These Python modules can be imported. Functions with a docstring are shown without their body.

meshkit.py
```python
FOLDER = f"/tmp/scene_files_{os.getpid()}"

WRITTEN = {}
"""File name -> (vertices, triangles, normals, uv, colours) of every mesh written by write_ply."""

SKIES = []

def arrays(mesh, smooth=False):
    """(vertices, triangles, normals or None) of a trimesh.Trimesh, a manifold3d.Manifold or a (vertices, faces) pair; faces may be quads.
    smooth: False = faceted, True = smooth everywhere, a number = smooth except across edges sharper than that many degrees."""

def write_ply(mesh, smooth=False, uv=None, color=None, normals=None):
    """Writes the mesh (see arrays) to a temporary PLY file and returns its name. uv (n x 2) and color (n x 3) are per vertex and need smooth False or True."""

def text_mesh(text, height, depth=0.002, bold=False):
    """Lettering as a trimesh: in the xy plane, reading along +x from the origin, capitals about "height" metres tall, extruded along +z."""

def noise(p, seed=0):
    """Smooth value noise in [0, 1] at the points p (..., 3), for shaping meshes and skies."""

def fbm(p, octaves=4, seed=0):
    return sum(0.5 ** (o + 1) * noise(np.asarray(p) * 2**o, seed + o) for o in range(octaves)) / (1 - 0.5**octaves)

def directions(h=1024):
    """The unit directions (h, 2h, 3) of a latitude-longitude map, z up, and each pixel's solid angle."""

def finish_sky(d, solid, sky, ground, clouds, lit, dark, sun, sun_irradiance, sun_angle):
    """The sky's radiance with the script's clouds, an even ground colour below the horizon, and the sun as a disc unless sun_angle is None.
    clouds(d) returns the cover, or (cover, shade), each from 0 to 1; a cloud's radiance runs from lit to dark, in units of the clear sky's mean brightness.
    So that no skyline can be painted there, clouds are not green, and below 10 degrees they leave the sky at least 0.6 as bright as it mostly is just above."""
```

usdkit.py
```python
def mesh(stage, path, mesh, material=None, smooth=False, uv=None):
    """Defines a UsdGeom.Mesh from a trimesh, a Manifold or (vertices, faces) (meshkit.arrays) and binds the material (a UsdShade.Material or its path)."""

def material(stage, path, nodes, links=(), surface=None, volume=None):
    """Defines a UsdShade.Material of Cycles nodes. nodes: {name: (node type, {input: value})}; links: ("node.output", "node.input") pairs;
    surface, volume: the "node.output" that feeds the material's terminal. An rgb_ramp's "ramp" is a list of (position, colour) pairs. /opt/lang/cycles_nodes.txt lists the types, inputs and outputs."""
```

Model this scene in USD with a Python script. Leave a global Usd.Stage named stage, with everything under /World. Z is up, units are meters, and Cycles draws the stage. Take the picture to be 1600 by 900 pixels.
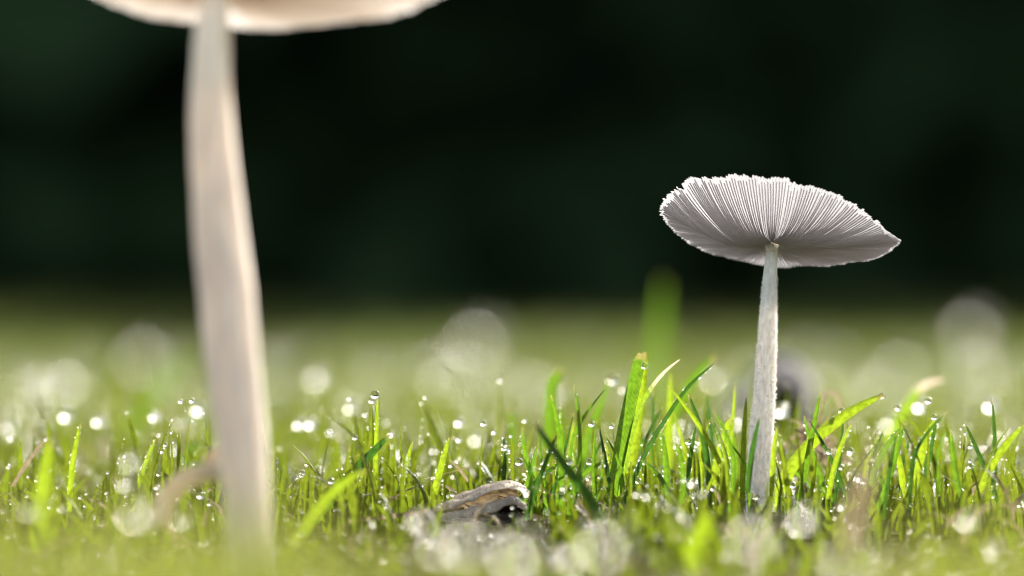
import math, sys
import numpy as np, trimesh
sys.path.insert(0, '/opt/lang')
import usdkit, meshkit
from pxr import Usd, UsdGeom, UsdLux, UsdShade, Gf, Sdf, Vt
from scipy.interpolate import PchipInterpolator, CubicSpline

# ------------------------------------------------------------------ camera, sky, sun, exposure
stage = Usd.Stage.CreateInMemory()
UsdGeom.SetStageUpAxis(stage, 'Z'); UsdGeom.SetStageMetersPerUnit(stage, 1.0)
UsdGeom.Xform.Define(stage, '/World')
K = 3.0                   # depths below are written for a 100 mm lens at 0.355 m and stretched to the 300 mm lens used
FOCAL = 4437.0            # pixels of the 1600-wide photograph per unit of (size / written depth)
HORIZON = 480.0           # row of the horizon in the photograph
EYE = 0.0256              # the lens stands a thumb's width above the turf
FOCUS = 0.355
cam = UsdGeom.Camera.Define(stage, '/World/camera')
cam.CreateFocalLengthAttr(100.0 * K)
cam.CreateHorizontalApertureAttr(100.0 * 1600 / FOCAL)
cam.CreateVerticalApertureAttr(100.0 * 900 / FOCAL)
cam.CreateVerticalApertureOffsetAttr(100.0 * (HORIZON - 450) / FOCAL)
cam.CreateFStopAttr(5.7 * K)
cam.CreateFocusDistanceAttr(FOCUS * K - 0.004)
cam.CreateClippingRangeAttr(Gf.Vec2f(0.05, 900.0))
cam.CreateExposureAttr(1.25)
cam.AddTranslateOp().Set(Gf.Vec3d(0, 0, EYE)); cam.AddRotateXOp().Set(90.0)

SUN_AZ, SUN_EL = math.radians(24), math.radians(20)      # azimuth from +y (straight ahead) towards +x
sun_dir = np.array([math.sin(SUN_AZ) * math.cos(SUN_EL), math.cos(SUN_AZ) * math.cos(SUN_EL), math.sin(SUN_EL)])
LOOKS = '/World/Looks'
dome = UsdLux.DomeLight.Define(stage, '/World/sky')
sky_mat = usdkit.material(stage, LOOKS + '/sky', {
    'sky': ('sky_texture', {'sky_type': 'single_scattering', 'sun_disc': False, 'sun_elevation': SUN_EL, 'sun_rotation': SUN_AZ, 'aerosol_density': 3.0}),
    'hazy': ('hsv', {'saturation': 0.7}), 'bg': ('background_shader', {'strength': 0.10})}, [('sky.color', 'hazy.color'), ('hazy.color', 'bg.color')], surface='bg.background')
UsdShade.MaterialBindingAPI.Apply(dome.GetPrim()).Bind(sky_mat)
dome.GetPrim().SetCustomDataByKey('kind', 'structure')
sun = UsdLux.DistantLight.Define(stage, '/World/sun')
sun.CreateIntensityAttr(1.25); sun.CreateAngleAttr(0.53); sun.CreateNormalizeAttr(True); sun.CreateColorAttr(Gf.Vec3f(1.0, 0.96, 0.89))
M4 = Gf.Matrix4d(); zax = Gf.Vec3d(*sun_dir); xax = Gf.Cross(Gf.Vec3d(0, 0, 1), zax).GetNormalized(); yax = Gf.Cross(zax, xax)
M4.SetRow3(0, xax); M4.SetRow3(1, yax); M4.SetRow3(2, zax)
sun.AddTransformOp().Set(M4)

# ------------------------------------------------------------------ helpers
rng = np.random.default_rng(7)
used = {}
def numbered(path):
    n = used.get(path, 0); used[path] = n + 1
    return path if n == 0 else f'{path}_{n:03d}'
def keys(prim, label=None, cat=None, group=None, kind=None):
    for k, v in (('label', label), ('category', cat), ('group', group), ('kind', kind)):
        if v: prim.SetCustomDataByKey(k, v)
    return prim
def thing(name, label, cat, group=None, loc=(0, 0, 0)):
    x = UsdGeom.Xform.Define(stage, numbered('/World/' + name))
    if any(loc): x.AddTranslateOp().Set(Gf.Vec3d(*loc))
    keys(x.GetPrim(), label, cat, group); return x
def obj(name, mesh, mat, parent=None, smooth=False, uv=None, **kw):
    base = '/World/' if parent is None else str(parent.GetPath()) + '/'
    m = usdkit.mesh(stage, numbered(base + name), mesh, mat, smooth=smooth, uv=uv)
    keys(m.GetPrim(), **kw); return m
def at(px, py, Y):
    """The point of the world at depth Y that the photograph shows at a pixel."""
    px, py, Y = np.broadcast_arrays(np.asarray(px, float), np.asarray(py, float), np.asarray(Y, float))
    return np.stack([(px - 800) / FOCAL * Y, Y * K, EYE + (HORIZON - py) / FOCAL * Y], -1)
def ground_z(x, y):
    y = np.asarray(y, float); x = np.asarray(x, float)
    near = np.interp(y / K, [0.0, 0.12, 0.20, 0.27, 0.31, 0.35, 0.372], [-0.003, -0.003, -0.0035, -0.0065, -0.0075, -0.0018, 0.0])
    bump = meshkit.fbm(np.stack([x * 22 + 40, y * 22 + 40, np.zeros_like(x + y)], -1), 3, 3) - 0.5
    far = np.clip((y / K - 0.37) / 0.5, 0, 1)
    return near + bump * (0.0035 + 0.006 * far) - 0.0005

# ------------------------------------------------------------------ materials
def leaf_material(name, refl, trans, tip=(0.22, 0.18, 0.06), vary=0.35, gloss=0.4, tipstart=0.94):
    dark = tuple(c * (1 - vary) for c in refl); lite = tuple(min(1, c * (1 + vary)) for c in refl)
    dt = tuple(c * (1 - vary) for c in trans); lt = (min(1, trans[0] * (1 + vary * 1.1)), min(1, trans[1] * (1 + vary * .6)), trans[2])
    return usdkit.material(stage, f'{LOOKS}/{name}', {
        'geo': ('geometry', {}), 'uv': ('uvmap', {'attribute': 'st'}), 'sep': ('separate_xyz', {}),
        'pr': ('rgb_ramp', {'ramp': [(0, dark), (0.6, refl), (1, lite)]}), 'tr': ('rgb_ramp', {'ramp': [(0, dt), (0.6, trans), (1, lt)]}),
        'vs': ('math', {'math_type': 'multiply', 'value2': 70.0}), 'vsin': ('math', {'math_type': 'sine'}),
        'vein': ('map_range', {'from_min': -1, 'from_max': 1, 'to_min': 0.55, 'to_max': 1.0}),
        'noise': ('noise_texture', {'scale': 1800.0, 'detail': 3.0}), 'nr': ('map_range', {'from_min': 0.25, 'from_max': 0.75, 'to_min': 0.6, 'to_max': 1.25}),
        'vn': ('math', {'math_type': 'multiply'}),
        'tipn': ('math', {'math_type': 'multiply_add', 'value2': 0.12, 'value3': -0.06}), 'tipv': ('math', {'math_type': 'add'}),
        'tipm': ('map_range', {'from_min': tipstart, 'from_max': min(1.0, tipstart + 0.1), 'to_min': 0, 'to_max': 1, 'clamp': True}),
        'c1': ('mix', {'mix_type': 'multiply', 'fac': 1.0}), 't1': ('mix', {'mix_type': 'multiply', 'fac': 1.0}),
        'c2': ('mix', {'color2': tip}), 't2': ('mix', {'color2': tuple(min(1, c * 1.3) for c in tip)}),
        'd': ('principled_bsdf', {'roughness': 0.42, 'specular_ior_level': gloss}),
        'bump': ('bump', {'strength': 0.5, 'distance': 0.00008}),
        't': ('translucent_bsdf', {}), 'm': ('mix_closure', {'fac': 0.62})},
        [('geo.random_per_island', 'pr.fac'), ('geo.random_per_island', 'tr.fac'), ('uv.UV', 'sep.vector'), ('sep.x', 'vs.value1'), ('vs.value', 'vsin.value1'), ('vsin.value', 'vein.value'),
         ('geo.position', 'noise.vector'), ('noise.fac', 'nr.value'), ('vein.result', 'vn.value1'), ('nr.result', 'vn.value2'),
         ('noise.fac', 'tipn.value1'), ('sep.y', 'tipv.value1'), ('tipn.value', 'tipv.value2'), ('tipv.value', 'tipm.value'),
         ('pr.color', 'c1.color1'), ('vn.value', 'c1.color2'), ('tr.color', 't1.color1'), ('vn.value', 't1.color2'),
         ('c1.color', 'c2.color1'), ('t1.color', 't2.color1'), ('tipm.result', 'c2.fac'), ('tipm.result', 't2.fac'),
         ('vsin.value', 'bump.height'), ('bump.normal', 'd.normal'),
         ('c2.color', 'd.base_color'), ('t2.color', 't.color'), ('d.BSDF', 'm.closure1'), ('t.BSDF', 'm.closure2')], surface='m.closure')
def plain(name, color, rough=0.6, trans=None, tfac=0.5, nscale=900.0, vary=0.3, bump=0.0, spec=0.4, sss=None, stretch=(1, 1, 1), detail=4.0):
    lo = tuple(c * (1 - vary) for c in color); hi = tuple(min(1, c * (1 + vary)) for c in color)
    nodes = {'geo': ('geometry', {}), 'map': ('mapping', {'scale': stretch}), 'n': ('noise_texture', {'scale': nscale, 'detail': detail}),
             'r': ('rgb_ramp', {'ramp': [(0.3, lo), (0.7, hi)]}), 'p': ('principled_bsdf', {'roughness': rough, 'specular_ior_level': spec})}
    if sss: nodes['p'][1].update({'subsurface_weight': 1.0, 'subsurface_scale': sss, 'subsurface_radius': (1.0, 0.94, 0.88)})
    links = [('geo.position', 'map.vector'), ('map.vector', 'n.vector'), ('n.fac', 'r.fac'), ('r.color', 'p.base_color')]
    if bump:
        nodes['b'] = ('bump', {'strength': 0.8, 'distance': bump}); links += [('n.fac', 'b.height'), ('b.normal', 'p.normal')]
    out = 'p.BSDF'
    if trans:
        nodes['t'] = ('translucent_bsdf', {'color': trans}); nodes['m'] = ('mix_closure', {'fac': tfac})
        links += [('p.BSDF', 'm.closure1'), ('t.BSDF', 'm.closure2')]; out = 'm.closure'
    return usdkit.material(stage, f'{LOOKS}/{name}', nodes, links, surface=out)
def water(name, rough):
    return usdkit.material(stage, f'{LOOKS}/{name}', {'g': ('glass_bsdf', {'color': (1, 1, 1), 'roughness': rough, 'IOR': 1.333, 'distribution': 'ggx'})}, [], surface='g.BSDF')

grass_near = leaf_material('grass_near', (0.08, 0.14, 0.014), (0.47, 0.63, 0.030), vary=0.62, gloss=0.12)
grass_far = leaf_material('grass_far', (0.11, 0.15, 0.05), (0.45, 0.56, 0.15), vary=0.4, gloss=0.15)
grass_close = leaf_material('grass_close', (0.14, 0.165, 0.03), (0.53, 0.60, 0.11), vary=0.45, gloss=0.15)
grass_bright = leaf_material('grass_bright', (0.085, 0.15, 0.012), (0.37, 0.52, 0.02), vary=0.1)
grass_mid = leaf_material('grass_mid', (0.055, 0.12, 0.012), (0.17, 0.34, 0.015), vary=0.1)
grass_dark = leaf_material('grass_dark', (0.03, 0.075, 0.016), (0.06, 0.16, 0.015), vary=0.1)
grass_dry = leaf_material('grass_dry', (0.32, 0.26, 0.17), (0.36, 0.28, 0.17), tip=(0.42, 0.36, 0.28), vary=0.15, gloss=0.25)
grass_pale_tip = leaf_material('grass_pale_tip', (0.07, 0.14, 0.012), (0.32, 0.50, 0.03), tip=(0.42, 0.34, 0.25), vary=0.1, tipstart=0.72)
soil = plain('soil', (0.13, 0.12, 0.05), 1.0, spec=0.0, nscale=500, vary=0.6, bump=0.0006)
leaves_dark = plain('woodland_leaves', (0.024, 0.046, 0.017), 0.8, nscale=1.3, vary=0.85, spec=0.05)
stem_grey = plain('stem_grey', (0.80, 0.75, 0.69), 0.7, nscale=2600, vary=0.16, bump=0.00006, sss=0.00025, stretch=(1, 1, 0.35))
stem_tan = plain('stem_tan', (0.80, 0.70, 0.61), 0.6, nscale=1100, vary=0.16, sss=0.0004, stretch=(1, 1, 0.15))
cap_grey = plain('cap_grey', (0.78, 0.76, 0.77), 0.8, trans=(0.40, 0.39, 0.405), tfac=0.5, nscale=1200, vary=0.12)
gill_grey = plain('gill_grey', (0.55, 0.525, 0.55), 0.7, trans=(0.62, 0.59, 0.62), tfac=0.5, nscale=1500, vary=0.15)
cap_tan = plain('cap_tan', (0.78, 0.73, 0.69), 0.8, trans=(0.92, 0.87, 0.82), tfac=0.65, nscale=900, vary=0.1)
gill_tan = plain('gill_tan', (0.74, 0.67, 0.61), 0.7, trans=(0.88, 0.79, 0.71), tfac=0.5, nscale=900, vary=0.1)
fuzz_mat = plain('fuzz', (0.85, 0.82, 0.82), 0.5, trans=(0.9, 0.87, 0.86), tfac=0.6, vary=0.05)
wilted = plain('wilted_flesh', (0.68, 0.58, 0.45), 0.6, trans=(0.74, 0.60, 0.42), tfac=0.5, nscale=900, vary=0.35, bump=0.0001)
wilted_pale = plain('wilted_pale', (0.72, 0.64, 0.54), 0.6, trans=(0.7, 0.6, 0.47), tfac=0.5, nscale=1200, vary=0.3, bump=0.0001)
wilted_grey = plain('wilted_grey', (0.80, 0.73, 0.69), 0.7, trans=(0.6, 0.57, 0.58), tfac=0.35, nscale=700, vary=0.2)
ink = plain('inky_gills', (0.008, 0.007, 0.008), 0.85, spec=0.05, nscale=900, vary=0.4, bump=0.0001)
debris = plain('debris', (0.36, 0.24, 0.13), 0.8, nscale=700, vary=0.6, bump=0.0001)
dew_mat = water('dew', 0.16)
drop_mat = water('dewdrop', 0.05)
drop_soft = water('dewdrop_broad', 0.21)

# ------------------------------------------------------------------ grass blades
def blades(base, height, width, lean_az, lean, face, rows=6, fold=0.25, droop=0.25):
    """Many blades in one go: (vertices, faces, uv). Each is a folded strip that tapers to its tip."""
    n = len(base); t = np.linspace(0, 1, rows)
    bend = t ** 1.7
    d = np.stack([np.cos(lean_az), np.sin(lean_az), np.zeros(n)], -1)
    up = np.array([0, 0, 1.0])
    c = base[:, None] + d[:, None] * (height * lean)[:, None, None] * bend[None, :, None] + up * (height[:, None] * (t - np.asarray(droop)[..., None] * lean[:, None] * t ** 3))[..., None]
    w = width[:, None] * (0.72 + 0.5 * t - 0.25 * t * t)[None] * np.sqrt(np.clip(1 - t ** 3.2, 0.002, 1))[None] * 0.5
    s = np.stack([np.cos(face), np.sin(face), np.zeros(n)], -1)
    nrm = np.stack([-np.sin(face), np.cos(face), np.zeros(n)], -1)
    left = c - s[:, None] * w[..., None]; right = c + s[:, None] * w[..., None]; mid = c + nrm[:, None] * (w * fold * 2)[..., None]
    v = np.stack([left, mid, right], 2).reshape(-1, 3)
    uv = np.stack([np.broadcast_to(np.array([0, .5, 1.0]), (n, rows, 3)), np.broadcast_to(t[None, :, None], (n, rows, 3))], -1).reshape(-1, 2)
    r, k = np.meshgrid(np.arange(rows - 1), np.arange(2), indexing='ij'); a = (r * 3 + k).ravel()
    q = np.stack([a, a + 1, a + 4, a + 3], -1)
    f = (q[None] + (np.arange(n) * rows * 3)[:, None, None]).reshape(-1, 4)
    return v, np.vstack([f[:, [0, 1, 2]], f[:, [0, 2, 3]]]), uv, c
def spline(pts, n, Y):
    """A smooth path through pixels (x, y) or (x, y, depth) as points of the world."""
    p = np.array([(q + (Y,))[:3] for q in pts], float)
    s = np.concatenate([[0], np.cumsum(np.hypot(*np.diff(p[:, :2], axis=0).T))]); s /= s[-1]
    u = np.linspace(0, 1, n)
    q = np.stack([PchipInterpolator(s, p[:, i])(u) for i in range(3)], -1) if len(p) > 2 else p[0] + (p[1] - p[0]) * u[:, None]
    return at(q[:, 0], q[:, 1], q[:, 2])
def strip(path, width, face=0.0, fold=0.2, tip=0.03, blunt=False, twist=0.0, cols=5):
    """One blade along a path: a folded strip, cols points across."""
    n = len(path); t = np.linspace(0, 1, n)
    tan = np.gradient(path, axis=0); tan /= np.linalg.norm(tan, axis=1, keepdims=True)
    toward = np.tile(np.array([0, -1.0, 0]), (n, 1))
    s = np.cross(tan, toward); s /= np.linalg.norm(s, axis=1, keepdims=True)
    nm = np.cross(s, tan)
    a = face + twist * t
    s, nm = s * np.cos(a)[:, None] + nm * np.sin(a)[:, None], nm * np.cos(a)[:, None] - s * np.sin(a)[:, None]
    prof = 0.75 + 0.5 * t - 0.25 * t * t
    prof = prof * (np.where(t > 0.985, 0.55, 1.0) * (1 - 0.25 * t ** 4) if blunt else np.sqrt(np.clip(1 - t ** 2.2, tip, 1)))
    w = width * prof / 2
    u = np.linspace(-1, 1, cols)
    v = path[:, None] + s[:, None] * (w[:, None] * u)[..., None] + nm[:, None] * (w[:, None] * fold * (1 - np.abs(u)) * 2)[..., None]
    uv = np.stack(np.broadcast_arrays((u[None] + 1) / 2, t[:, None]), -1).reshape(-1, 2)
    r, k = np.meshgrid(np.arange(n - 1), np.arange(cols - 1), indexing='ij'); i = (r * cols + k).ravel()
    f = np.stack([i, i + 1, i + cols + 1, i + cols], -1)
    return v.reshape(-1, 3), np.vstack([f[:, [0, 1, 2]], f[:, [0, 2, 3]]]), uv, v
def tube(path, radii, sides=32, bumpy=0.0, seed=0, closed=True, shape=None):
    path = np.asarray(path, float); n = len(path)
    tan = np.gradient(path, axis=0); tan /= np.linalg.norm(tan, axis=1, keepdims=True)
    a = np.cross(tan, [0, -1.0, 0.001]); a /= np.linalg.norm(a, axis=1, keepdims=True); b = np.cross(a, tan)
    ang = np.arange(sides) * 2 * np.pi / sides
    r = np.broadcast_to(np.asarray(radii, float)[:, None], (n, sides)).copy()
    if shape is not None: r = r * shape(ang, np.linspace(0, 1, n))
    v = path[:, None] + r[..., None] * (np.cos(ang)[None, :, None] * a[:, None] + np.sin(ang)[None, :, None] * b[:, None])
    if bumpy:
        nz = meshkit.fbm(v.reshape(-1, 3) * 900, 3, seed).reshape(n, sides) - 0.5
        v = path[:, None] + (v - path[:, None]) * (1 + bumpy * nz)[..., None]
    i, j = np.meshgrid(np.arange(n - 1), np.arange(sides), indexing='ij')
    q = np.stack([i * sides + j, i * sides + (j + 1) % sides, (i + 1) * sides + (j + 1) % sides, (i + 1) * sides + j], -1).reshape(-1, 4)
    f = np.vstack([q[:, [0, 1, 2]], q[:, [0, 2, 3]]]); v = v.reshape(-1, 3)
    if closed:
        m = len(v); v = np.vstack([v, path[0], path[-1]]); j = np.arange(sides); k = (j + 1) % sides
        f = np.vstack([f, np.stack([np.full(sides, m), k, j], -1), np.stack([np.full(sides, m + 1), (n - 1) * sides + j, (n - 1) * sides + k], -1)])
    return v, f

# ------------------------------------------------------------------ ground, woodland
gx = np.concatenate([-np.geomspace(120, 0.3, 30), np.linspace(-0.28, 0.28, 113), np.geomspace(0.3, 120, 30)])
gy = np.concatenate([-np.geomspace(60, 0.1, 20), np.linspace(-0.08, 2.4, 400), np.geomspace(2.42, 300, 60)])
GX, GY = np.meshgrid(gx, gy, indexing='ij')
GV = np.stack([GX, GY, np.where((np.abs(GX) < 5) & (GY < 12), ground_z(GX, GY), -0.003)], -1).reshape(-1, 3)
i, j = np.meshgrid(np.arange(len(gx) - 1), np.arange(len(gy) - 1), indexing='ij'); k = i * len(gy) + j
q = np.stack([k, k + len(gy), k + len(gy) + 1, k + 1], -1).reshape(-1, 4)
obj('ground', (GV, q), soil, smooth=True, kind='structure')

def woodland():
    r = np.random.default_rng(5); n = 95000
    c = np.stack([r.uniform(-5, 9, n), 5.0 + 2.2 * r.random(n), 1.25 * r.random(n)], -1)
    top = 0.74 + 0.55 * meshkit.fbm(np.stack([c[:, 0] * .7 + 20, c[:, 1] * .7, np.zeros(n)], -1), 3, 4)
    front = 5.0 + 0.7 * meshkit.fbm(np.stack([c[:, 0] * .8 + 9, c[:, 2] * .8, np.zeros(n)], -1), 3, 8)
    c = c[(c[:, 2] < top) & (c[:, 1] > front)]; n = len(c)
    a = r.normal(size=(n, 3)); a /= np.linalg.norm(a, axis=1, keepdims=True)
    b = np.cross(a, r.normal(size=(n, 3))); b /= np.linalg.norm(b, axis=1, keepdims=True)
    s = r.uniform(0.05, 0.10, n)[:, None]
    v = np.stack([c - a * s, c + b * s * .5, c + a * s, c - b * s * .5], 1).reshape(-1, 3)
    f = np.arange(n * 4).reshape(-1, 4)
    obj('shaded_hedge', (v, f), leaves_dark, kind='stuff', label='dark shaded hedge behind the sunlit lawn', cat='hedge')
woodland()

# ------------------------------------------------------------------ lawn
def near_lawn():
    r = np.random.default_rng(11)
    n = 30000
    Y = K * np.sqrt(r.uniform(0.12 ** 2, 0.80 ** 2, n)); X = r.uniform(-1, 1, n) * (0.19 * Y / K + 0.03)
    dens = meshkit.fbm(np.stack([X * 60 + 9, Y * 60, np.zeros(n)], -1), 3, 6)
    keep = (r.random(n) < 0.35 + 1.1 * dens)
    n2 = 1700; Y2 = K * r.triangular(0.343, 0.356, 0.43, n2); X2 = r.uniform(-1, 1, n2) * (0.19 * Y2 / K + 0.01)
    X, Y = np.concatenate([X, X2]), np.concatenate([Y, Y2]); keep = np.concatenate([keep, np.ones(n2, bool)])
    nv = 1700; Yv = K * r.uniform(0.125, 0.235, nv); Xv = r.uniform(-1, 1, nv) * (0.19 * Yv / K + 0.01)
    X, Y = np.concatenate([X, Xv]), np.concatenate([Y, Yv]); keep = np.concatenate([keep, np.ones(nv, bool)]); close = np.arange(n + n2 + nv) >= n + n2
    n1, n = n, n + n2 + nv
    px = 800 + X * K / Y * FOCAL      # keep the wilted cap and the straw free of tall grass before them
    keep &= ~((np.abs(px - 285) < 60) & (Y > 0.25 * K) & (Y < 0.335 * K) & (r.random(n) < 0.8))
    keep &= ~((np.abs(px - 755) < 75) & (Y > 0.325 * K) & (Y < 0.356 * K) & (r.random(n) < 0.62))
    fine = (np.arange(n) >= n1)[keep]; close = close[keep]; X, Y = X[keep], Y[keep]; n = len(X)
    clump = meshkit.fbm(np.stack([X * 90 + 3, Y * 90, np.full(n, 5.0)], -1), 2, 9)
    h = (0.0035 + 0.0065 * r.random(n) ** 1.4 + 0.007 * np.clip(clump - 0.45, 0, 1))
    h *= np.interp(Y / K, [0.12, 0.24, 0.33, 0.37, 0.8], [0.75, 0.75, 0.85, 1.1, 1.2])
    w = r.uniform(0.0006, 0.0015, n)
    tall = np.clip(0.2 + 1.35 * (meshkit.fbm(np.stack([X * 55 + 1, Y * 25, np.full(n, 2.0)], -1), 2, 12)), 0.45, 1.2)
    h = np.where(fine, (0.0045 + 0.012 * r.random(n) ** 2.4), h) * tall
    h = np.where(close, np.interp(Y / K, [0.125, 0.235], [0.0155, 0.0110]) * r.uniform(0.65, 1.2, n) * np.interp(X * K / Y * FOCAL, [-800, -260, -160, 480, 620, 800], [1.22, 1.2, 0.88, 0.88, 1.08, 1.15]), h)
    mid = np.clip(1 - np.abs(X * K / Y * FOCAL - 150) / 420, 0, 1) * (Y < 0.315 * K); h = h * (1 - 0.3 * np.sqrt(mid)); w = np.where(fine & ~close, r.uniform(0.0004, 0.0009, n), w)
    az = r.uniform(0, 2 * np.pi, n); lean = r.uniform(0.05, 0.75, n) ** 1.3; lean = np.where(fine & (r.random(n) < .7), lean * 0.6, lean)
    base = np.stack([X, Y, ground_z(X, Y) - 0.0005], -1)
    # a blade under every single drop
    tip = np.array(drops); m = len(tip); la = r.uniform(0, 2 * np.pi, m); ln = r.uniform(0.1, 0.45, m)
    gz = ground_z(tip[:, 0], tip[:, 1]) - 0.0005; hh = np.maximum(tip[:, 2] - gz, 0.003) / (1 - 0.3 * ln)
    foot = tip - np.stack([np.cos(la) * hh * ln, np.sin(la) * hh * ln, tip[:, 2] - gz], -1)
    base = np.vstack([base, foot]); h = np.concatenate([h, hh]); w = np.concatenate([w, r.uniform(0.0008, 0.0013, m)]); az = np.concatenate([az, la]); lean = np.concatenate([lean, ln]); n += m
    droop = np.concatenate([r.uniform(0.1, 0.5, n - m), np.full(m, 0.3)])
    v, f, uv, c = blades(base, h, w, az, lean, r.uniform(0, 2 * np.pi, n), rows=7, droop=droop)
    # grass does not stand in front of the drops that catch the light
    hide = np.zeros(n, bool); lens = np.array([0, 0, EYE])
    for D in drops:
        q = c[:, 2:]; f_ = q[..., 1] / D[1]; axis = lens + (D - lens) * f_[..., None]
        hit = (np.hypot(q[..., 0] - axis[..., 0], q[..., 2] - axis[..., 2]) < 0.0085 * (1 - f_) + 0.0006) & (f_ < 0.985) & (f_ > 0.3)
        hide |= hit.any(1) & (r.random(n) < 0.8)
    hide[n - m:] = False
    near_ones = np.concatenate([close, np.zeros(m, bool)])
    for pick, name, mat, label in ((~near_ones & ~hide, 'lawn_grass', grass_near, 'dewy short lawn grass around the mushrooms'), (near_ones & (~hide | (r.random(n) < 0.5)), 'foreground_grass', grass_close, 'yellow-green blurred grass along the bottom nearest the camera')):
        vv = v.reshape(n, -1, 3)[pick]; uu = uv.reshape(n, -1, 2)[pick]; fk = f.reshape(2, n, -1, 3)[:, 0].reshape(-1, 3); k_ = vv.shape[1]
        ff = (fk[None] + (np.arange(len(vv)) * k_)[:, None, None]).reshape(-1, 3)
        obj(name, (vv.reshape(-1, 3), ff), mat, smooth=True, uv=uu.reshape(-1, 2), kind='stuff', label=label, cat='grass')
    return c[~hide & ~near_ones], w[~hide & ~near_ones]

def instancer(name, protos, ids, pos, scale, rotz, **kw):
    """protos: list of (mesh, material, uv); one PointInstancer with its prototypes below it."""
    pi = UsdGeom.PointInstancer.Define(stage, '/World/' + name); keys(pi.GetPrim(), **kw)
    rel = pi.CreatePrototypesRel()
    UsdGeom.Scope.Define(stage, f'/World/{name}/prototypes')
    for i, (nm, m, mat, uv) in enumerate(protos):
        p = usdkit.mesh(stage, f'/World/{name}/prototypes/{nm}' + (f'_{i:03d}' if i else ''), m, mat, smooth=True, uv=uv); rel.AddTarget(p.GetPath())
    pi.CreateProtoIndicesAttr(Vt.IntArray.FromNumpy(np.asarray(ids, np.int32)))
    pi.CreatePositionsAttr(Vt.Vec3fArray.FromNumpy(np.asarray(pos, np.float32)))
    pi.CreateScalesAttr(Vt.Vec3fArray.FromNumpy(np.asarray(scale, np.float32)))
    a = np.asarray(rotz) / 2
    pi.CreateOrientationsAttr(Vt.QuathArray([Gf.Quath(float(math.cos(x)), 0, 0, float(math.sin(x))) for x in a]))
    return pi
def beads(pts, radii, sub=1):
    s = trimesh.creation.icosphere(sub); n = len(pts)
    v = (pts[:, None] + radii[:, None, None] * s.vertices[None]).reshape(-1, 3)
    f = (s.faces[None] + (np.arange(n) * len(s.vertices))[:, None, None]).reshape(-1, 3)
    return v, f
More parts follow.
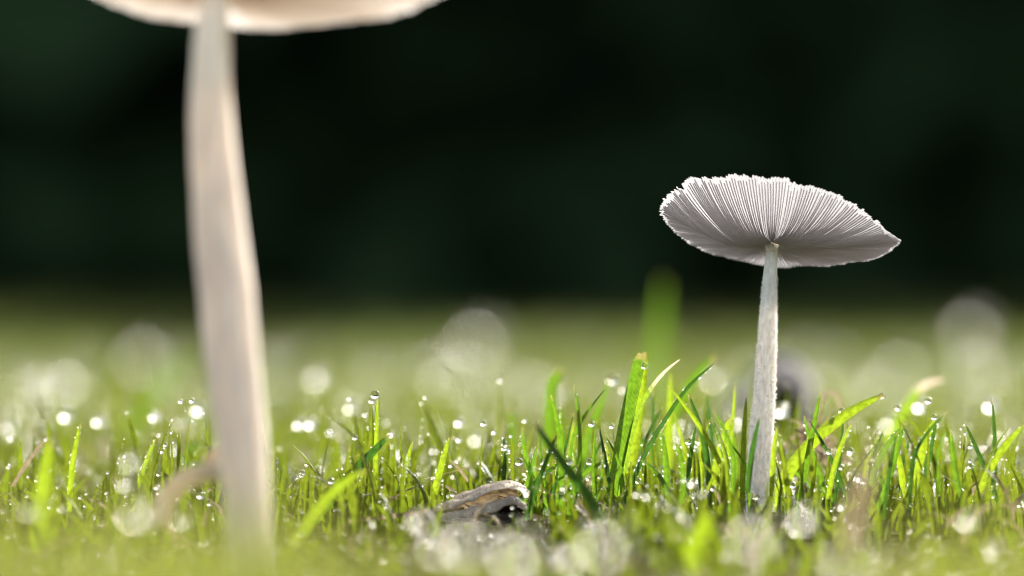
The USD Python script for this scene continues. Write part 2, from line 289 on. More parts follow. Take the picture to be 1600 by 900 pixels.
def far_lawn():
    r = np.random.default_rng(21); P = 0.1
    grass_p, dew_p = [], []
    for k in range(4):
        n = 260
        base = np.stack([r.uniform(-P / 2, P / 2, n), r.uniform(-P / 2, P / 2, n), np.full(n, -0.001)], -1)
        h = 0.006 + 0.009 * r.random(n) ** 1.5
        v, f, uv, c = blades(base, h, r.uniform(0.0009, 0.0022, n), r.uniform(0, 6.28, n), r.uniform(0.1, 0.8, n), r.uniform(0, 6.28, n), rows=5, droop=r.uniform(0.1, 0.5, n))
        grass_p.append(('turf_patch', (v, f), grass_far, uv))
        pick = r.choice(n, 40, replace=False); row = r.integers(2, 5, 40)
        dew_p.append(('dew_patch', beads(c[pick, row], 0.00020 + 0.0006 * r.random(40) ** 3), dew_mat, None))
    pos = []
    for y in np.arange(2.3, 5.9, 0.085):
        hw = 0.068 * y + 0.25
        for x in np.arange(-hw, hw, 0.085): pos.append((x + r.uniform(-.01, .01), y + r.uniform(-.01, .01)))
    pos = np.array(pos); pos = np.column_stack([pos, ground_z(pos[:, 0], pos[:, 1])]); n = len(pos)
    sc = np.ones((n, 3)); sc[:, 2] = r.uniform(0.75, 1.3, n) * np.clip(2.6 * meshkit.fbm(np.stack([pos[:, 0] * 5 + 9, pos[:, 1] * 3, np.zeros(n)], -1), 2, 77) - 0.25, 0.6, 1.9); ids = r.integers(0, 4, n); rz = r.uniform(0, 6.28, n)
    instancer('far_lawn_grass', grass_p, ids, pos, sc, rz, kind='stuff', label='out of focus lawn grass stretching back to the hedge', cat='grass')
    instancer('far_dew', dew_p, ids, pos, sc, rz, kind='stuff', label='dew sparkling over the far lawn', cat='dew')
far_lawn()

# ------------------------------------------------------------------ mushrooms
def cap_parts(parent, centre, xc, hw, Y, near, far, n_gills, pn, pf, cap_mat, gill_mat, gill_depth, depth_scale=1.0, jag=0.012, seed=1, sag=0.0, pleat=0.00010, thick=(0.00004, 0.00006)):
    r = np.random.default_rng(seed)
    C = at(*centre, Y); s = Y / FOCAL; R = hw * s * depth_scale
    nx, ny = np.array(near, float).T; fx, fy = np.array(far, float).T
    def rim(phi):
        x = xc + hw * np.cos(phi); k = np.sin(phi)
        y = np.where(k >= 0, np.interp(x, nx, ny), np.interp(x, fx, fy))
        return at(x, y, Y - R * k / K)
    table_phi = np.linspace(0, 2 * np.pi, 1441); table = rim(table_phi)
    ker = np.hanning(9); ker /= ker.sum()
    table = np.stack([np.convolve(np.concatenate([table[-9:-1, i], table[:, i], table[1:9, i]]), ker, 'same')[8:-8] for i in range(3)], -1)
    def surf(phi, t):
        phi, t = np.broadcast_arrays(np.asarray(phi, float), np.asarray(t, float))
        ph = np.mod(phi, 2 * np.pi)
        Rm = np.stack([np.interp(ph, table_phi, table[:, i]) for i in range(3)], -1)
        k = np.sin(ph); wgt = 0.5 + 0.5 * np.clip(k * 3, -1, 1); p = pf + (pn - pf) * wgt
        g = t ** p
        out = C + (Rm - C) * np.stack([t, t, g], -1)
        out[..., 2] -= sag * np.abs(np.cos(ph)) * wgt * np.sin(np.pi * np.clip(t, 0, 1) ** 0.8)
        wob = meshkit.fbm(np.stack([np.cos(ph) * 5 + 9, np.sin(ph) * 5 + 9, t * 2], -1), 2, seed) - 0.5
        out[..., 2] += wob * 0.04 * R * t
        return out
    # the thin flesh, folded into a pleat between every two gills
    nphi, nt = n_gills * 6, 22; ph = np.arange(nphi) * 2 * np.pi / nphi; tt = np.linspace(0.02, 1.0, nt)
    wave = -np.cos(ph * n_gills); tooth = r.normal(size=n_gills).repeat(6) * jag * 0.7
    reach = 1 + 0.9 * jag * wave + tooth
    V = surf(ph[:, None], tt[None] * (1 + (reach[:, None] - 1) * tt[None] ** 6))
    V[..., 2] += 0.00006 - pleat * wave[:, None] * np.minimum(tt * 1.6, 1)[None]
    i, j = np.meshgrid(np.arange(nphi), np.arange(nt - 1), indexing='ij'); i2 = (i + 1) % nphi
    q = np.stack([i * nt + j, i * nt + j + 1, i2 * nt + j + 1, i2 * nt + j], -1).reshape(-1, 4)
    obj('cap', (V.reshape(-1, 3), q), cap_mat, parent, smooth=True)
    # the gills, one by one
    sp = 2 * np.pi / n_gills
    for g in range(n_gills):
        phi = g * sp + r.normal() * sp * 0.05
        t0 = 0.05 if g % 2 == 0 else r.uniform(0.12, 0.3)
        t1 = 0.975 + r.normal() * 0.012
        rows = 13; t = t0 + (t1 - t0) * np.linspace(0, 1, rows) ** 0.9
        dphi = 0.02 * (r.random() - .5) * np.sin(t * 6 + r.random() * 6) * 0.5
        c = surf(phi + dphi, t); a = surf(phi + dphi + 0.004, t); b = surf(phi + dphi, t + 0.01)
        side = a - c; along = b - c
        nrm = np.cross(side, along); nrm /= np.linalg.norm(nrm, axis=1, keepdims=True) + 1e-15
        nrm *= -np.sign(nrm[:, 2:3] + 1e-12)
        side /= np.linalg.norm(side, axis=1, keepdims=True) + 1e-15
        x = np.linspace(0, 1, rows)
        dep = gill_depth * np.clip(np.minimum((x + 0.12) * 3.5, 1), 0, 1) * (1 - 0.62 * t) * r.uniform(0.85, 1.15)
        hwid = 0.5 * sp * R * t * 0.5 * r.uniform(0.6, 1.25); hwid = np.clip(hwid, *thick)
        v = np.stack([c - side * hwid[:, None], c + nrm * dep[:, None] - side * hwid[:, None] * .6, c + nrm * dep[:, None] + side * hwid[:, None] * .6, c + side * hwid[:, None]], 1).reshape(-1, 3)
        i, j = np.meshgrid(np.arange(rows - 1), np.arange(3), indexing='ij'); k = (i * 4 + j).ravel()
        q = np.stack([k, k + 1, k + 5, k + 4], -1); q = np.vstack([q, [[(rows - 1) * 4, (rows - 1) * 4 + 1, (rows - 1) * 4 + 2, (rows - 1) * 4 + 3]]])
        obj('gill', (v, q), gill_mat, parent)
    return C, surf

def stem_path(pts, Y, n):
    p = np.array(pts, float); ys = p[:, 1]; o = np.argsort(ys); p = p[o]
    y = np.linspace(p[-1, 1], p[0, 1], n)
    return at(PchipInterpolator(p[:, 1], p[:, 0])(y), y, Y), PchipInterpolator(p[:, 1], p[:, 2])(y) / 2 * Y / FOCAL
def right_mushroom():
    Y = FOCUS
    t = thing('mushroom', 'small in-focus mushroom with pale ribbed upturned cap on fuzzy stem', 'mushroom')
    near = [(1000, 340), (1033, 325), (1040, 309), (1050, 299), (1066, 291), (1071, 279), (1080, 277), (1100, 279), (1130, 278), (1150, 275), (1170, 276), (1205, 277), (1228, 278), (1236, 284), (1250, 291), (1270, 293),
            (1285, 297), (1312, 305), (1340, 322), (1370, 345), (1385, 360), (1397, 368), (1406, 378), (1430, 384)]
    far = [(1000, 320), (1033, 330), (1042, 350), (1055, 365), (1075, 382), (1110, 396), (1150, 406), (1190, 412), (1230, 416), (1280, 416), (1330, 411), (1370, 402), (1393, 392), (1406, 380), (1430, 380)]
    cap_parts(t, (1205, 377), 1219, 187, Y, near, far, 236, 2.3, 0.95, cap_grey, gill_grey, 0.00034, sag=0.0010, jag=0.010)
    path, rad = stem_path([(1187, 800, 42), (1188, 740, 41), (1189, 690, 39), (1194, 620, 34), (1198, 550, 30), (1201, 480, 26), (1204, 420, 21), (1206, 395, 19), (1207, 376, 24)], Y, 130)
    obj('stem', tube(path, rad, 40, bumpy=0.05, seed=2), stem_grey, t, smooth=True)
    cp, cr = stem_path([(1206, 394, 19.3), (1206.5, 386, 20.2), (1207, 379, 23), (1207, 372, 31)], Y, 14)
    obj('collar', tube(cp, cr, 32, bumpy=0.12, seed=6), stem_tan, t, smooth=True)
    # felt of short hairs
    r = np.random.default_rng(3); n = 4200
    k = (r.random(n) ** 1.15 * 112).astype(int); a = r.uniform(0, 2 * np.pi, n)
    fr = r.random(n)[:, None]; P = path[k] * (1 - fr) + path[k + 1] * fr
    rad_k = rad[k]; d = np.stack([np.cos(a), np.sin(a), r.uniform(-0.5, 0.9, n)], -1); d[:, :2] += r.normal(size=(n, 2)) * .25; d /= np.linalg.norm(d, axis=1, keepdims=True)
    root = P + np.stack([np.cos(a), np.sin(a), np.zeros(n)], -1) * rad_k[:, None] * 0.97
    L = (0.00018 + 0.00026 * r.random(n)) * (1.15 - 0.5 * k / 112); tipp = root + d * L[:, None]
    e1 = np.cross(d, [0, 0, 1.0]); e1 /= np.linalg.norm(e1, axis=1, keepdims=True) + 1e-9; e2 = np.cross(d, e1); wd = (0.000028 + 0.00002 * r.random(n))[:, None]
    v = np.stack([root + e1 * wd, root - e1 * wd * .5 + e2 * wd * .87, root - e1 * wd * .5 - e2 * wd * .87, tipp + e1 * wd * .5, tipp - e1 * wd * .3 + e2 * wd * .4], 1).reshape(-1, 3)
    f0 = np.array([[0, 1, 4], [0, 4, 3], [1, 2, 4], [2, 0, 3], [2, 3, 4]])
    obj('fuzz', (v, (f0[None] + (np.arange(n) * 5)[:, None, None]).reshape(-1, 3)), fuzz_mat, t, kind='stuff')
right_mushroom()
def left_mushroom():
    Y = 0.313
    t = thing('mushroom', 'tall blurred mushroom close by with cap cut off by the top of the picture', 'mushroom')
    far = [(60, -90), (90, -62), (110, -34), (150, -8), (190, 10), (240, 26), (300, 36), (370, 43), (440, 45), (520, 40), (590, 30), (640, 14), (690, -9), (730, -32), (755, -70), (780, -100)]
    near = [(60, -50), (90, -62), (110, -100), (170, -150), (280, -195), (400, -215), (520, -210), (620, -185), (700, -130), (740, -90), (755, -70), (780, -50)]
    cap_parts(t, (336, -20), 422, 332, Y, near, far, 200, 1.6, 1.1, cap_tan, gill_tan, 0.0004, depth_scale=0.9, seed=4, thick=(0.00004, 0.00016))
    path, rad = stem_path([(391, 905, 78), (389, 860, 79), (384, 760, 82), (373, 650, 91), (361, 550, 97), (353, 450, 96), (346, 390, 94), (338, 300, 86), (332, 225, 80), (329, 150, 72), (330, 90, 66), (332, 45, 62), (334, 25, 52), (336, 0, 38), (337, -22, 32)], Y, 120)
    rad = rad * 0.89
    def crease(ang, u):      # a long shallow furrow down the side
        w = 0.35 + 0.15 * u[:, None]
        c = ang[None] - (np.pi / 2 - 0.12)
        return 1 + 0.13 * np.clip(1 - np.abs(c) / 0.5, 0, 1)
    obj('stem', tube(path, rad, 64, bumpy=0.03, seed=5, shape=crease), stem_tan, t, smooth=True)
left_mushroom()

def fallen_mushrooms():
    # collapsed one far behind the sharp stem: grey arch over black gills
    t = thing('fallen_mushroom', 'blurred toppled grey mushroom with black gills behind the fuzzy stem', 'mushroom')
    Y = 0.455
    s = Y / FOCAL
    p = spline([(1040, 740), (1090, 694), (1140, 646), (1176, 610), (1200, 590)], 40, Y)
    obj('stem', tube(p, np.linspace(19, 17, 40) * s, 24, bumpy=0.25, seed=3), wilted_grey, t, smooth=True)
    p = spline([(1182, 600), (1200, 584), (1222, 577), (1240, 588), (1253, 618), (1258, 652), (1256, 690)], 48, Y)
    u = np.linspace(0, 1, 48)
    obj('cap', tube(p, (13 + 6 * np.sin(np.pi * u ** 0.8)) * s * np.where(u > 0.93, 0.7, 1), 32, bumpy=0.55, seed=8, shape=lambda an, w: 1 + 0.10 * np.cos(an * 7 + w[:, None] * 5)), wilted_grey, t, smooth=True)
    blob = trimesh.creation.icosphere(4); v = blob.vertices * np.array([28, 50, 42]) * s * (0.7 + 0.6 * meshkit.fbm(blob.vertices * 2.5 + 4, 3, 2))[:, None]
    obj('inky_gills', (v + at(1228, 632, Y - 0.006), blob.faces), ink, t, smooth=True)
    # wilted cap lying in the grass in the middle
    t = thing('wilted_cap', 'wilted tan mushroom cap lying folded over black ink in the grass', 'mushroom')
    Y = 0.350
    def sheet(upper, lower, y0, y1, n=150, m=14, bulge=0.0004, seed=3):
        a = spline(upper, n, y0); b = spline(lower, n, y1); u = np.linspace(0, 1, m)[None, :, None]
        v = a[:, None] * (1 - u) + b[:, None] * u
        v[..., 1] -= bulge * np.sin(np.pi * u[..., 0]); v[..., 2] += bulge * 0.5 * np.sin(np.pi * u[..., 0])
        v += (np.stack([meshkit.fbm(v * 500 + k * 9, 3, seed + k) for k in range(3)], -1) - .5) * [0.0008, 0.0012, 0.0010]
        v[..., 1] += 0.00009 * np.sin(np.arange(n) * 1.35 + 3 * meshkit.noise(v[:, 0] * 400, 4))[:, None] * (0.3 + np.sin(np.pi * u[..., 0]))
        i, j = np.meshgrid(np.arange(n - 1), np.arange(m - 1), indexing='ij'); k = i * m + j
        return v.reshape(-1, 3), np.stack([k, k + m, k + m + 1, k + 1], -1).reshape(-1, 4)
    def thick(vf, th=0.00016):
        v, f, nn = meshkit.arrays(vf, True); n = len(v)
        tm = trimesh.Trimesh(v, f, process=False); e = tm.edges_unique[np.bincount(tm.edges_unique_inverse) == 1]
        side = np.vstack([np.column_stack([e[:, 0], e[:, 1], e[:, 1] + n]), np.column_stack([e[:, 0], e[:, 1] + n, e[:, 0] + n])])
        return np.vstack([v + nn * th / 2, v - nn * th / 2]), np.vstack([f, f[:, ::-1] + n, side])
    obj('cap', thick(sheet([(655, 803), (690, 788), (730, 770), (765, 757), (792, 752), (814, 757), (828, 773)], [(662, 808), (700, 796), (738, 781), (766, 769), (792, 763), (810, 768), (822, 781)], Y + 0.002, Y - 0.001)), wilted, t, smooth=True)
    obj('underside', thick(sheet([(700, 794), (738, 780), (768, 768), (792, 764), (808, 771)], [(705, 802), (740, 796), (768, 788), (795, 782), (812, 788)], Y + 0.001, Y + 0.003)), wilted_pale, t, smooth=True)
    obj('fold', thick(sheet([(672, 806), (730, 794), (765, 786), (800, 780), (822, 789)], [(668, 812), (732, 806), (768, 797), (800, 788), (824, 800)], Y - 0.001, Y - 0.002)), wilted, t, smooth=True)
    blob = trimesh.creation.icosphere(4); v = blob.vertices * [0.0026, 0.002, 0.0013] ; v *= (0.75 + 0.6 * meshkit.fbm(blob.vertices * 3 + 7, 3, 5))[:, None]
    obj('ink', (v + at(782, 802, Y - 0.0005), blob.faces), ink, t, smooth=True)
    v2 = blob.vertices * [0.0032, 0.0015, 0.0008] * (0.75 + 0.6 * meshkit.fbm(blob.vertices * 3 + 2, 3, 6))[:, None]
    obj('ink', (v2 + at(735, 806, Y - 0.0005), blob.faces), debris, t, smooth=True)
    # bent stem behind the tall mushroom
    t = thing('bent_stem', 'bent pale brown mushroom stem left of the tall blurred stem', 'mushroom')
    p = spline([(250, 822), (256, 790), (272, 762), (300, 744), (336, 736), (372, 742)], 36, 0.323)
    obj('stem', tube(p, np.linspace(0.0012, 0.0010, 36), 24, bumpy=0.15), wilted_pale, t, smooth=True)
    p = spline([(330, 741), (352, 730), (372, 742), (384, 765)], 16, 0.324)
    obj('cap', tube(p, np.array([0.0011, 0.0018, 0.0022, 0.0024, 0.0023, 0.0026, 0.0024, 0.0024, 0.0022, 0.0022, 0.0020, 0.0018, 0.0016, 0.0013, 0.0008, 0.0003]), 24, bumpy=0.4), wilted, t, smooth=True)
fallen_mushrooms()

# ------------------------------------------------------------------ single blades that stand out
hero_paths = []
def blade(label, pts, w, mat, Y=FOCUS, face=0.0, fold=0.2, blunt=False, twist=0.0, cat='grass blade', name='grass_blade', n=26, bead=0, group=None):
    p = spline(pts, n, Y); yw = np.mean(p[:, 1]) / K
    v, f, uv, grid = strip(p, w * yw / FOCAL, face, fold, blunt=blunt, twist=twist)
    obj(name, (v, f), mat, smooth=True, uv=uv, label=label, cat=cat, group=group)
    hero_paths.append((grid, bead))
B = blade
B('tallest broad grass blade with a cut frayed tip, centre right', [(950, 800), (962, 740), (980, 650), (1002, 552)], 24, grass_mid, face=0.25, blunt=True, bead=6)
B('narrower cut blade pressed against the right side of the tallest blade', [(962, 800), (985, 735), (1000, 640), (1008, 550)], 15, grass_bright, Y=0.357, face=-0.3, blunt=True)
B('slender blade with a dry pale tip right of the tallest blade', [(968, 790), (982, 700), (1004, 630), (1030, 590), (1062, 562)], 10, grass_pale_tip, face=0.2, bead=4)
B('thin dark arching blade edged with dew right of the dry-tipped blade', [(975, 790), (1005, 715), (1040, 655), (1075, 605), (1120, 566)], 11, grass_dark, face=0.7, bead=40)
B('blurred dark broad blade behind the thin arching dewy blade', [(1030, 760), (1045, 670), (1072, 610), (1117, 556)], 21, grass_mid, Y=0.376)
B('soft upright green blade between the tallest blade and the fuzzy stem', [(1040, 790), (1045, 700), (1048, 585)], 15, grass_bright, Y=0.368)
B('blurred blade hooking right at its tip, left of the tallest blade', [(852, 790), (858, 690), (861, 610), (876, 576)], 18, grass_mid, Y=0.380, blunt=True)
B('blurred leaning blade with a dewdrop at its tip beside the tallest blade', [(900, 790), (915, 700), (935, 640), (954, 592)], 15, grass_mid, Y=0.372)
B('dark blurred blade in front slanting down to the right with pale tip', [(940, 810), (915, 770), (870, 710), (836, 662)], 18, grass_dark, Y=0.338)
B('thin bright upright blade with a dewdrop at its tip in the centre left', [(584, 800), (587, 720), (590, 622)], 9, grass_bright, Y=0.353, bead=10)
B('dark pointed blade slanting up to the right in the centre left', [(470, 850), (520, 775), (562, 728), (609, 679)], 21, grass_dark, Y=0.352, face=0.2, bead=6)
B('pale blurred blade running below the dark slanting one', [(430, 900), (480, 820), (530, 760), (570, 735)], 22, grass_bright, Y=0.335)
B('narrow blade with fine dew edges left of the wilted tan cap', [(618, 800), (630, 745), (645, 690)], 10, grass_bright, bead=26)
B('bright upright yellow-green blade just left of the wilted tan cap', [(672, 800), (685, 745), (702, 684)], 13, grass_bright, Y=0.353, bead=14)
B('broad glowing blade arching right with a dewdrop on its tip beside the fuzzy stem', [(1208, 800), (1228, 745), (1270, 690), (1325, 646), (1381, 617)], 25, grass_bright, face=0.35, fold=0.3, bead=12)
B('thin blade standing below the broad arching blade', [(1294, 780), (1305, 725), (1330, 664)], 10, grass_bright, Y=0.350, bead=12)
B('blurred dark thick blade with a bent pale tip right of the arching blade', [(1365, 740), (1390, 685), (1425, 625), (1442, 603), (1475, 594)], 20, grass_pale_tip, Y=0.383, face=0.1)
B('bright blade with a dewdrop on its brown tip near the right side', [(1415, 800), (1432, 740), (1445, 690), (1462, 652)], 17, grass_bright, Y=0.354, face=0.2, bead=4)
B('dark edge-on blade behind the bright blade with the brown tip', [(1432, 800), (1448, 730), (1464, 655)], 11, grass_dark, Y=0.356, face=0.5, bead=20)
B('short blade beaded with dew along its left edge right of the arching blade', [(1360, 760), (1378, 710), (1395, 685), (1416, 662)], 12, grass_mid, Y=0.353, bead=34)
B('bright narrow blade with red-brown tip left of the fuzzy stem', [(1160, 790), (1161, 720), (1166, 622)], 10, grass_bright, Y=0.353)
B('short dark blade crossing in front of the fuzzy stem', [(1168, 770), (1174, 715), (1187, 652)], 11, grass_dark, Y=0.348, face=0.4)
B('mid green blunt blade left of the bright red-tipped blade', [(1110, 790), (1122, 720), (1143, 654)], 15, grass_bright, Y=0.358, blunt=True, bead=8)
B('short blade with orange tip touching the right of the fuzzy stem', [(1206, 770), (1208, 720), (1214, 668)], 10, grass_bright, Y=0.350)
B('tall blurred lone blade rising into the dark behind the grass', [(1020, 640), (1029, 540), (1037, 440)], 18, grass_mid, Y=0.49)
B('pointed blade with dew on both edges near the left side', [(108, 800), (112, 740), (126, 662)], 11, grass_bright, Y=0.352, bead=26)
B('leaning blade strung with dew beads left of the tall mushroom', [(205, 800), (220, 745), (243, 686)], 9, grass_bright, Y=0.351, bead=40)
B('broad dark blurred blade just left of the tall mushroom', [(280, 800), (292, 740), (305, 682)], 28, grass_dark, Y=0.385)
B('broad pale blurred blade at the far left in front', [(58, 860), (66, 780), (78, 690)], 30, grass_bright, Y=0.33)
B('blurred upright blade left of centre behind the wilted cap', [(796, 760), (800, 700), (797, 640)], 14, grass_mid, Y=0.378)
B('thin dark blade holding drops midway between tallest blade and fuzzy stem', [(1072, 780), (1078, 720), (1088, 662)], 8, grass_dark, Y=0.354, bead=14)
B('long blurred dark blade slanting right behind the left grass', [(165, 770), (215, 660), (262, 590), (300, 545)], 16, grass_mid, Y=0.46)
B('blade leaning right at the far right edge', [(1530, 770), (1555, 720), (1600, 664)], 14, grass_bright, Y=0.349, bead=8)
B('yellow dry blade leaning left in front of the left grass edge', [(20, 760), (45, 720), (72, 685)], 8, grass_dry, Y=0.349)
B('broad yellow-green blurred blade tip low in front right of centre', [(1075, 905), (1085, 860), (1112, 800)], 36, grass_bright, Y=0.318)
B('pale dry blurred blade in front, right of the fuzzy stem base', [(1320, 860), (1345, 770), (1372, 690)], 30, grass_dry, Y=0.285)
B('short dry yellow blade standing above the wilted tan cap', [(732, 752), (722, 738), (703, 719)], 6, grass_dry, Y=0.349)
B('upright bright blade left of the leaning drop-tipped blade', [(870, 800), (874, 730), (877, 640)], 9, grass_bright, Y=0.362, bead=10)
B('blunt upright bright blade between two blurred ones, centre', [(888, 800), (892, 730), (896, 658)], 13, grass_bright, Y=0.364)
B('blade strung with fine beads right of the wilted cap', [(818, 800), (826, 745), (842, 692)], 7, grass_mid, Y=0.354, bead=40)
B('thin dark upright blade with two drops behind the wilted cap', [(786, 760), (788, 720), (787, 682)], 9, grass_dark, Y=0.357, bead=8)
# a thicket of slender blades between the wilted cap and the fuzzy stem, and a few beyond it
rb = np.random.default_rng(77)
MARKS = [(815, 'wilted cap', 'tallest blade'), (975, 'tallest blade', 'fuzzy stem'), (1225, 'fuzzy stem', 'bent-tip blade'), (1400, 'bent-tip blade', 'right edge')]
ORDER = ['first', 'second', 'third', 'fourth', 'fifth', 'sixth', 'seventh', 'eighth', 'ninth', 'tenth']
thicket = []
for k in range(74):
    x = rb.uniform(815, 1150) if k < 50 else rb.uniform(1225, 1560); Yk = rb.uniform(0.347, 0.366)
    top = rb.uniform(640, 730) if rb.random() < .75 else rb.uniform(600, 660); dx = rb.normal() * 26; bend = rb.normal() * 10
    tone = int(rb.choice(3, p=[.5, .3, .2])); tip_x = x + dx * .5
    zone = sum(tip_x >= m[0] for m in MARKS[1:])
    look = ('tall ' if top < 650 else 'short ' if top > 705 else '') + ('mid green', 'dark green', 'bright green')[tone] + (' right-leaning' if dx > 18 else ' left-leaning' if dx < -18 else ' upright')
    thicket.append((zone, look, tip_x, [(x - dx, 812), (x - dx * .45 + bend, (812 + top) / 2), (tip_x, top)], rb.uniform(5.5, 12), tone, Yk, rb.uniform(-.6, .6), rb.uniform(-.5, .5), int(rb.choice([0, 0, 6, 16]))))
thicket.sort(key=lambda q: (q[0], q[1], q[2]))
for k, (zone, look, tip_x, pts, w, tone, Yk, face, twist, nb) in enumerate(thicket):
    alike = [q for q in thicket if q[:2] == (zone, look)]
    which = '' if len(alike) == 1 else ORDER[alike.index(thicket[k])] + ' from left: '
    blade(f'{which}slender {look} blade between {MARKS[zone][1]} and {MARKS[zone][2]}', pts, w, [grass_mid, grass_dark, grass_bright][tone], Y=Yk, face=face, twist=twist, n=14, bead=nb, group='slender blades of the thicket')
# dead grass
B('brown straw lying flat left of the wilted tan cap', [(545, 814), (600, 808), (660, 800), (705, 790)], 9, grass_dry, Y=0.347, cat='straw', name='straw')
B('thin curled whitish thread of dead grass left of the straw end', [(590, 760), (594, 778), (608, 795)], 3, grass_dry, Y=0.351, cat='straw', name='straw')
t = thing('dead_grass_tuft', 'brown tuft of curled dead grass right of the fuzzy stem', 'dead grass')
rr = np.random.default_rng(31); Yt = 0.368
for pts, w in [([(1268, 720), (1276, 660), (1284, 626), (1299, 612), (1311, 628), (1318, 668)], 9), ([(1250, 730), (1262, 690), (1290, 660), (1300, 640)], 8), ([(1290, 740), (1275, 690), (1250, 662), (1232, 655)], 7),
               ([(1235, 725), (1252, 690), (1282, 668), (1305, 672)], 7), ([(1300, 730), (1290, 690), (1262, 672), (1250, 690)], 8), ([(1225, 700), (1250, 680), (1290, 690)], 6)]:
    v, f, uv, g = strip(spline(pts, 26, Yt + rr.uniform(-.003, .003)), w * Yt / FOCAL, rr.uniform(-.5, .5), 0.3, twist=rr.uniform(-1.5, 1.5))
    obj('dead_blade', (v, f), grass_dry, t, smooth=True, uv=uv)
for k in range(34):
    x, y = 1266 + rr.normal() * 24, 692 + rr.normal() * 20; a = rr.uniform(0, 6.28); L = rr.uniform(8, 24)
    v, f, uv, g = strip(spline([(x - L * math.cos(a), y - L * math.sin(a)), (x + rr.normal() * 4, y + rr.normal() * 4), (x + L * math.cos(a + .5), y + L * math.sin(a + .5))], 12, Yt + rr.uniform(-.004, .003)), rr.uniform(4, 10) * Yt / FOCAL, rr.uniform(-1, 1), 0.4, twist=rr.uniform(-2, 2))
    obj('dead_blade', (v, f), grass_dry if k % 3 else debris, t, smooth=True, uv=uv)

# ------------------------------------------------------------------ dew
def dewdrop(label, x, y, r_mm, Y=FOCUS, mat=drop_mat, group=None):
    s = trimesh.creation.icosphere(3); v = s.vertices.copy()
    v[:, 2] *= np.where(v[:, 2] > 0, 1.08, 0.94)
    obj('dewdrop', (v * r_mm / 1000 + at(x, y, Y), s.faces), mat, smooth=True, label=label, cat='dewdrop', group=group)
drops = []
def disc(label, x, y, d, front, r_mm):
    k = (d if front else min(d, 108)) / 220.0; Y = FOCUS / (1 + k) if front else FOCUS / (1 - k)
    r_mm *= 1.08 if d > 50 else 1.0
    drops.append(at(x, y, Y)); dewdrop(label, x, y, r_mm, Y, drop_soft)
D = dewdrop
D('clear drop hanging on the tip of the broad arching blade', 1378, 619, 0.42)
D('drop sitting above the broad arching blade near its middle', 1315, 642, 0.40, 0.356)
D('drop on the tip of the thin upright blade, centre left', 586, 617, 0.55, 0.352)
D('drop on the brown tip of the bright blade near the right side', 1460, 652, 0.40, 0.353)
D('drop beside the short bead-edged blade', 1409, 679, 0.42, 0.352)
D('drop on the right of the tallest blade near its cut tip', 1007, 572, 0.45, 0.354)
D('drop at the tip of the blurred leaning blade', 956, 593, 0.75, 0.374)
D('drop in the grass right under the broad arching blade', 1328, 704, 0.40)
D('drop above the wilted tan cap on a thin blade', 811, 722, 0.5, 0.354)
D('upper drop on the thin dark blade behind the wilted cap', 788, 700, 0.42, 0.356)
D('drop between the tallest blade and blurred front blade', 921, 722, 0.42)
D('drop low on blade midway to the fuzzy stem', 1076, 690, 0.45, 0.354)
disc('large faint round highlight low in front right of fuzzy stem', 1335, 872, 105, True, 1.1)
disc('large round highlight in front just under the fuzzy stem', 1180, 835, 84, True, 1.0)
disc('large round highlight in front below the tallest blade', 950, 846, 92, True, 1.0)
disc('highlight overlapping left of the one below the tallest blade', 900, 870, 56, True, 0.7)
disc('large tall highlight low in front right of the wilted cap', 812, 864, 88, True, 1.1)
disc('large highlight low in front below the wilted cap', 735, 845, 92, True, 0.9)
disc('highlight low in front left below the wilted cap', 690, 852, 74, True, 0.8)
disc('small bright disc left below the wilted cap', 652, 812, 32, True, 0.75)
disc('large cut highlight low in front near the left corner', 168, 852, 86, True, 1.0)
disc('pinkish edged highlight left of the bent brown stem', 218, 797, 66, True, 1.0)
disc('disc under the bent brown stem', 286, 810, 36, True, 0.7)
disc('disc at the far left low in front', 47, 793, 42, True, 0.8)
disc('disc above the pinkish edged highlight', 206, 720, 38, True, 0.7)
disc('disc between the two left highlights above the corner', 196, 755, 28, True, 0.6)
disc('bright disc low at right in front', 1512, 811, 36, True, 0.85)
disc('bright disc at the lower right below the other bright one', 1550, 850, 28, True, 0.85)
disc('round highlight right of the fuzzy stem base in front', 1257, 810, 52, True, 0.8)
disc('disc floating high in the blur left of the centre', 498, 588, 46, False, 1.2)
disc('bright disc high at the left above the pointed dewy blade', 105, 649, 20, False, 0.9)
disc('bright disc right of the one above the pointed dewy blade', 155, 657, 19, False, 0.8)
disc('small disc above the bead-strung leaning blade at left', 242, 651, 15, False, 0.65)
disc('bright disc touching the tall blurred stem on its left', 318, 722, 20, False, 0.8)
disc('left one of two bright discs right of the tall blurred stem', 468, 662, 17, False, 0.75)
disc('right one of two bright discs right of the tall blurred stem', 486, 662, 17, False, 0.75)
disc('disc left of the drop on the thin upright blade', 549, 637, 20, False, 0.75)
disc('disc behind the dark slanting blade, centre left', 535, 708, 27, False, 0.7)
disc('disc above the wilted tan cap in the blur', 745, 686, 21, False, 0.75)
disc('small bright disc higher above the wilted tan cap', 718, 660, 12, False, 0.6)
disc('large pale disc between arching dark blade and fuzzy stem', 1118, 590, 46, False, 1.0)
disc('very bright disc close right of the fuzzy stem', 1222, 642, 15, False, 0.9)
disc('pale disc left of the blurred bent-tip blade', 1388, 662, 28, False, 0.85)
disc('bright disc right of the blurred bent-tip blade', 1438, 634, 20, False, 0.85)
disc('bright disc high near the right side', 1549, 633, 20, False, 0.95)
disc('pale disc below the high bright one near the right side', 1563, 683, 28, False, 0.8)
disc('bluish disc left of the fuzzy stem beside the blunt blade', 1152, 659, 24, False, 0.85)
disc('huge faint disc at the top of the blur left of the centre', 230, 553, 128, False, 2.2)
disc('huge faint disc in the blur at the far left', 62, 598, 100, False, 1.8)
disc('huge faint disc at the top of the blur left of the tall lone blade', 752, 527, 112, False, 2.4)
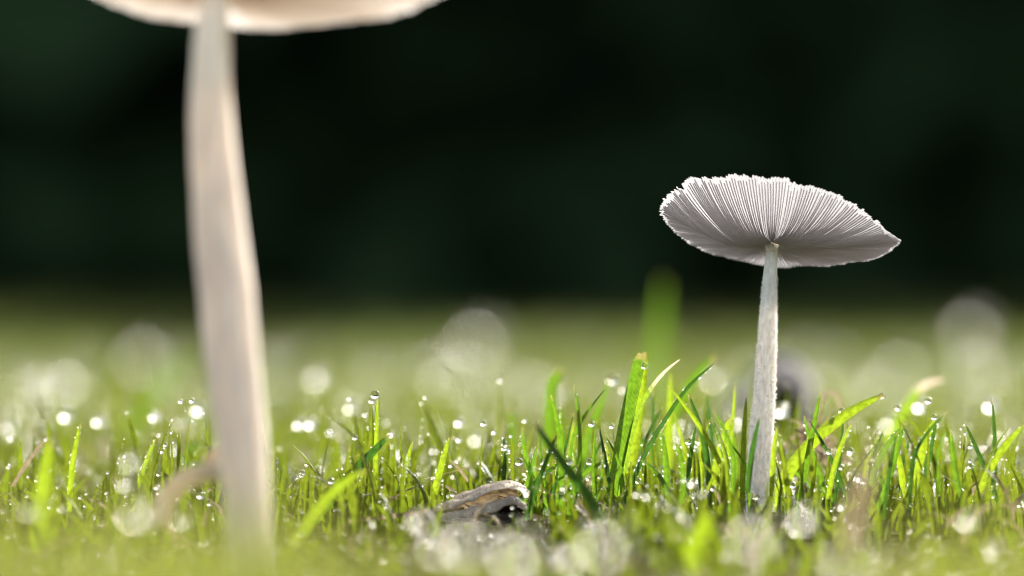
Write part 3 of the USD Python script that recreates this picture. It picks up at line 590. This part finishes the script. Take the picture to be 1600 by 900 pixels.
disc('huge faint disc at the right edge of the blur', 1532, 570, 128, False, 2.4)
disc('huge faint disc above the one at the right edge', 1520, 512, 126, False, 2.0)
disc('huge faint disc right of the small cap low against the dark', 1412, 575, 126, False, 1.8)
disc('faint large disc in the blur just right of the tall stem', 470, 660, 98, False, 1.4)
disc('faint large disc above the bead-strung blade at left', 138, 700, 72, False, 1.1)

lawn_c, lawn_w = near_lawn()
def litter():
    r = np.random.default_rng(17); n = 900
    Y = K * r.uniform(0.25, 0.5, n); X = r.uniform(-1, 1, n) * (0.19 * Y / K + 0.01)
    base = np.stack([X, Y, ground_z(X, Y) + r.uniform(0.0003, 0.003, n)], -1)
    h = r.uniform(0.003, 0.010, n)
    v, f, uv, c = blades(base, h, r.uniform(0.0004, 0.0011, n), r.uniform(0, 6.28, n), r.uniform(0.8, 2.2, n), r.uniform(0, 6.28, n), rows=7, droop=r.uniform(0.35, 0.6, n), fold=0.4)
    obj('dead_grass_scraps', (v, f), grass_dry, smooth=True, uv=uv, kind='stuff', label='dry tan scraps of dead grass caught in the lawn', cat='dead grass')
litter()
def dew():
    r = np.random.default_rng(41); pts, rad = [], []
    for grid, nb in hero_paths:
        n, cols = grid.shape[:2]
        for k in range(nb):
            e = 0 if r.random() < 0.6 else cols - 1; u = r.uniform(0.15, 0.98) * (n - 1); i = int(u); fr = u - i
            p = grid[i, e] * (1 - fr) + grid[min(i + 1, n - 1), e] * fr
            rd = 0.00006 + 0.00013 * r.random() ** 2; pts.append(p + r.normal(size=3) * 0.00003); rad.append(rd)
    Yb = lawn_c[:, 0, 1]
    sel = np.nonzero(np.abs(Yb / K - 0.355) < 0.06)[0]
    for b in sel:
        c = lawn_c[b]; nr = len(c)
        wet = 1.7 * meshkit.fbm(np.array([c[0, 0] * 70 + 5, c[0, 1] * 40, 1.0]), 2, 3)
        if r.random() < 0.35 * wet:
            pts.append(c[-1] + [0, 0, 0.0001]); rad.append(0.00015 + 0.0003 * r.random() ** 2)
        if r.random() < 0.5 * wet:
            a = r.uniform(0, 6.28); off = np.array([math.cos(a), math.sin(a), 0]) * lawn_w[b] * 0.5
            for k in range(r.integers(4, 13)):
                u = r.uniform(0.45, 0.97) * (nr - 1); i = int(u)
                pts.append(c[i] * (1 - u + i) + c[i + 1] * (u - i) + off * (1 - 0.6 * u / nr)); rad.append(0.00005 + 0.00013 * r.random() ** 3)
    for b in np.nonzero(np.abs(Yb / K - 0.355) >= 0.06)[0]:
        if r.random() < (0.012 if Yb[b] < 0.32 * K else 0.15):
            c = lawn_c[b]; pts.append(c[r.integers(4, len(c))]); rad.append(0.00035 + 0.00055 * r.random() ** 1.5)
    for x, y in zip(np.linspace(690, 818, 60), np.interp(np.linspace(690, 818, 60), [685, 705, 735, 765, 792, 812, 822], [785, 771, 756, 745, 741, 749, 767])):
        pts.append(at(x + r.normal(), y + 11 + r.normal() * 1.2, 0.352)); rad.append(r.uniform(0.00006, 0.00016))
    tops = lawn_c[:, -1]
    for lo, hi, count, r0, r1 in ((0.23, 0.29, 6, 0.0007, 0.0012), (0.29, 0.33, 22, 0.0004, 0.0008), (0.39, 0.60, 70, 0.0005, 0.0009), (0.55, 0.76, 150, 0.0012, 0.0022)):
        for b in r.choice(np.nonzero((tops[:, 1] > lo * K) & (tops[:, 1] < hi * K))[0], count, replace=False):
            pts.append(tops[b] + [0, 0, r0 * 0.5]); rad.append(r.uniform(r0, r1))
    pts, rad = np.array(pts), np.array(rad); n = len(pts)
    s = trimesh.creation.icosphere(2)
    far_off = (np.abs(pts[:, 1] / K - 0.355) > 0.03).astype(int)
    instancer('dew', [('bead', s, dew_mat, None), ('broad_bead', s, drop_soft, None)], far_off, pts, np.repeat(rad[:, None], 3, 1), np.zeros(n), kind='stuff', label='tiny dew beads scattered on the near grass', cat='dew')
    print('dew', n)
dew()
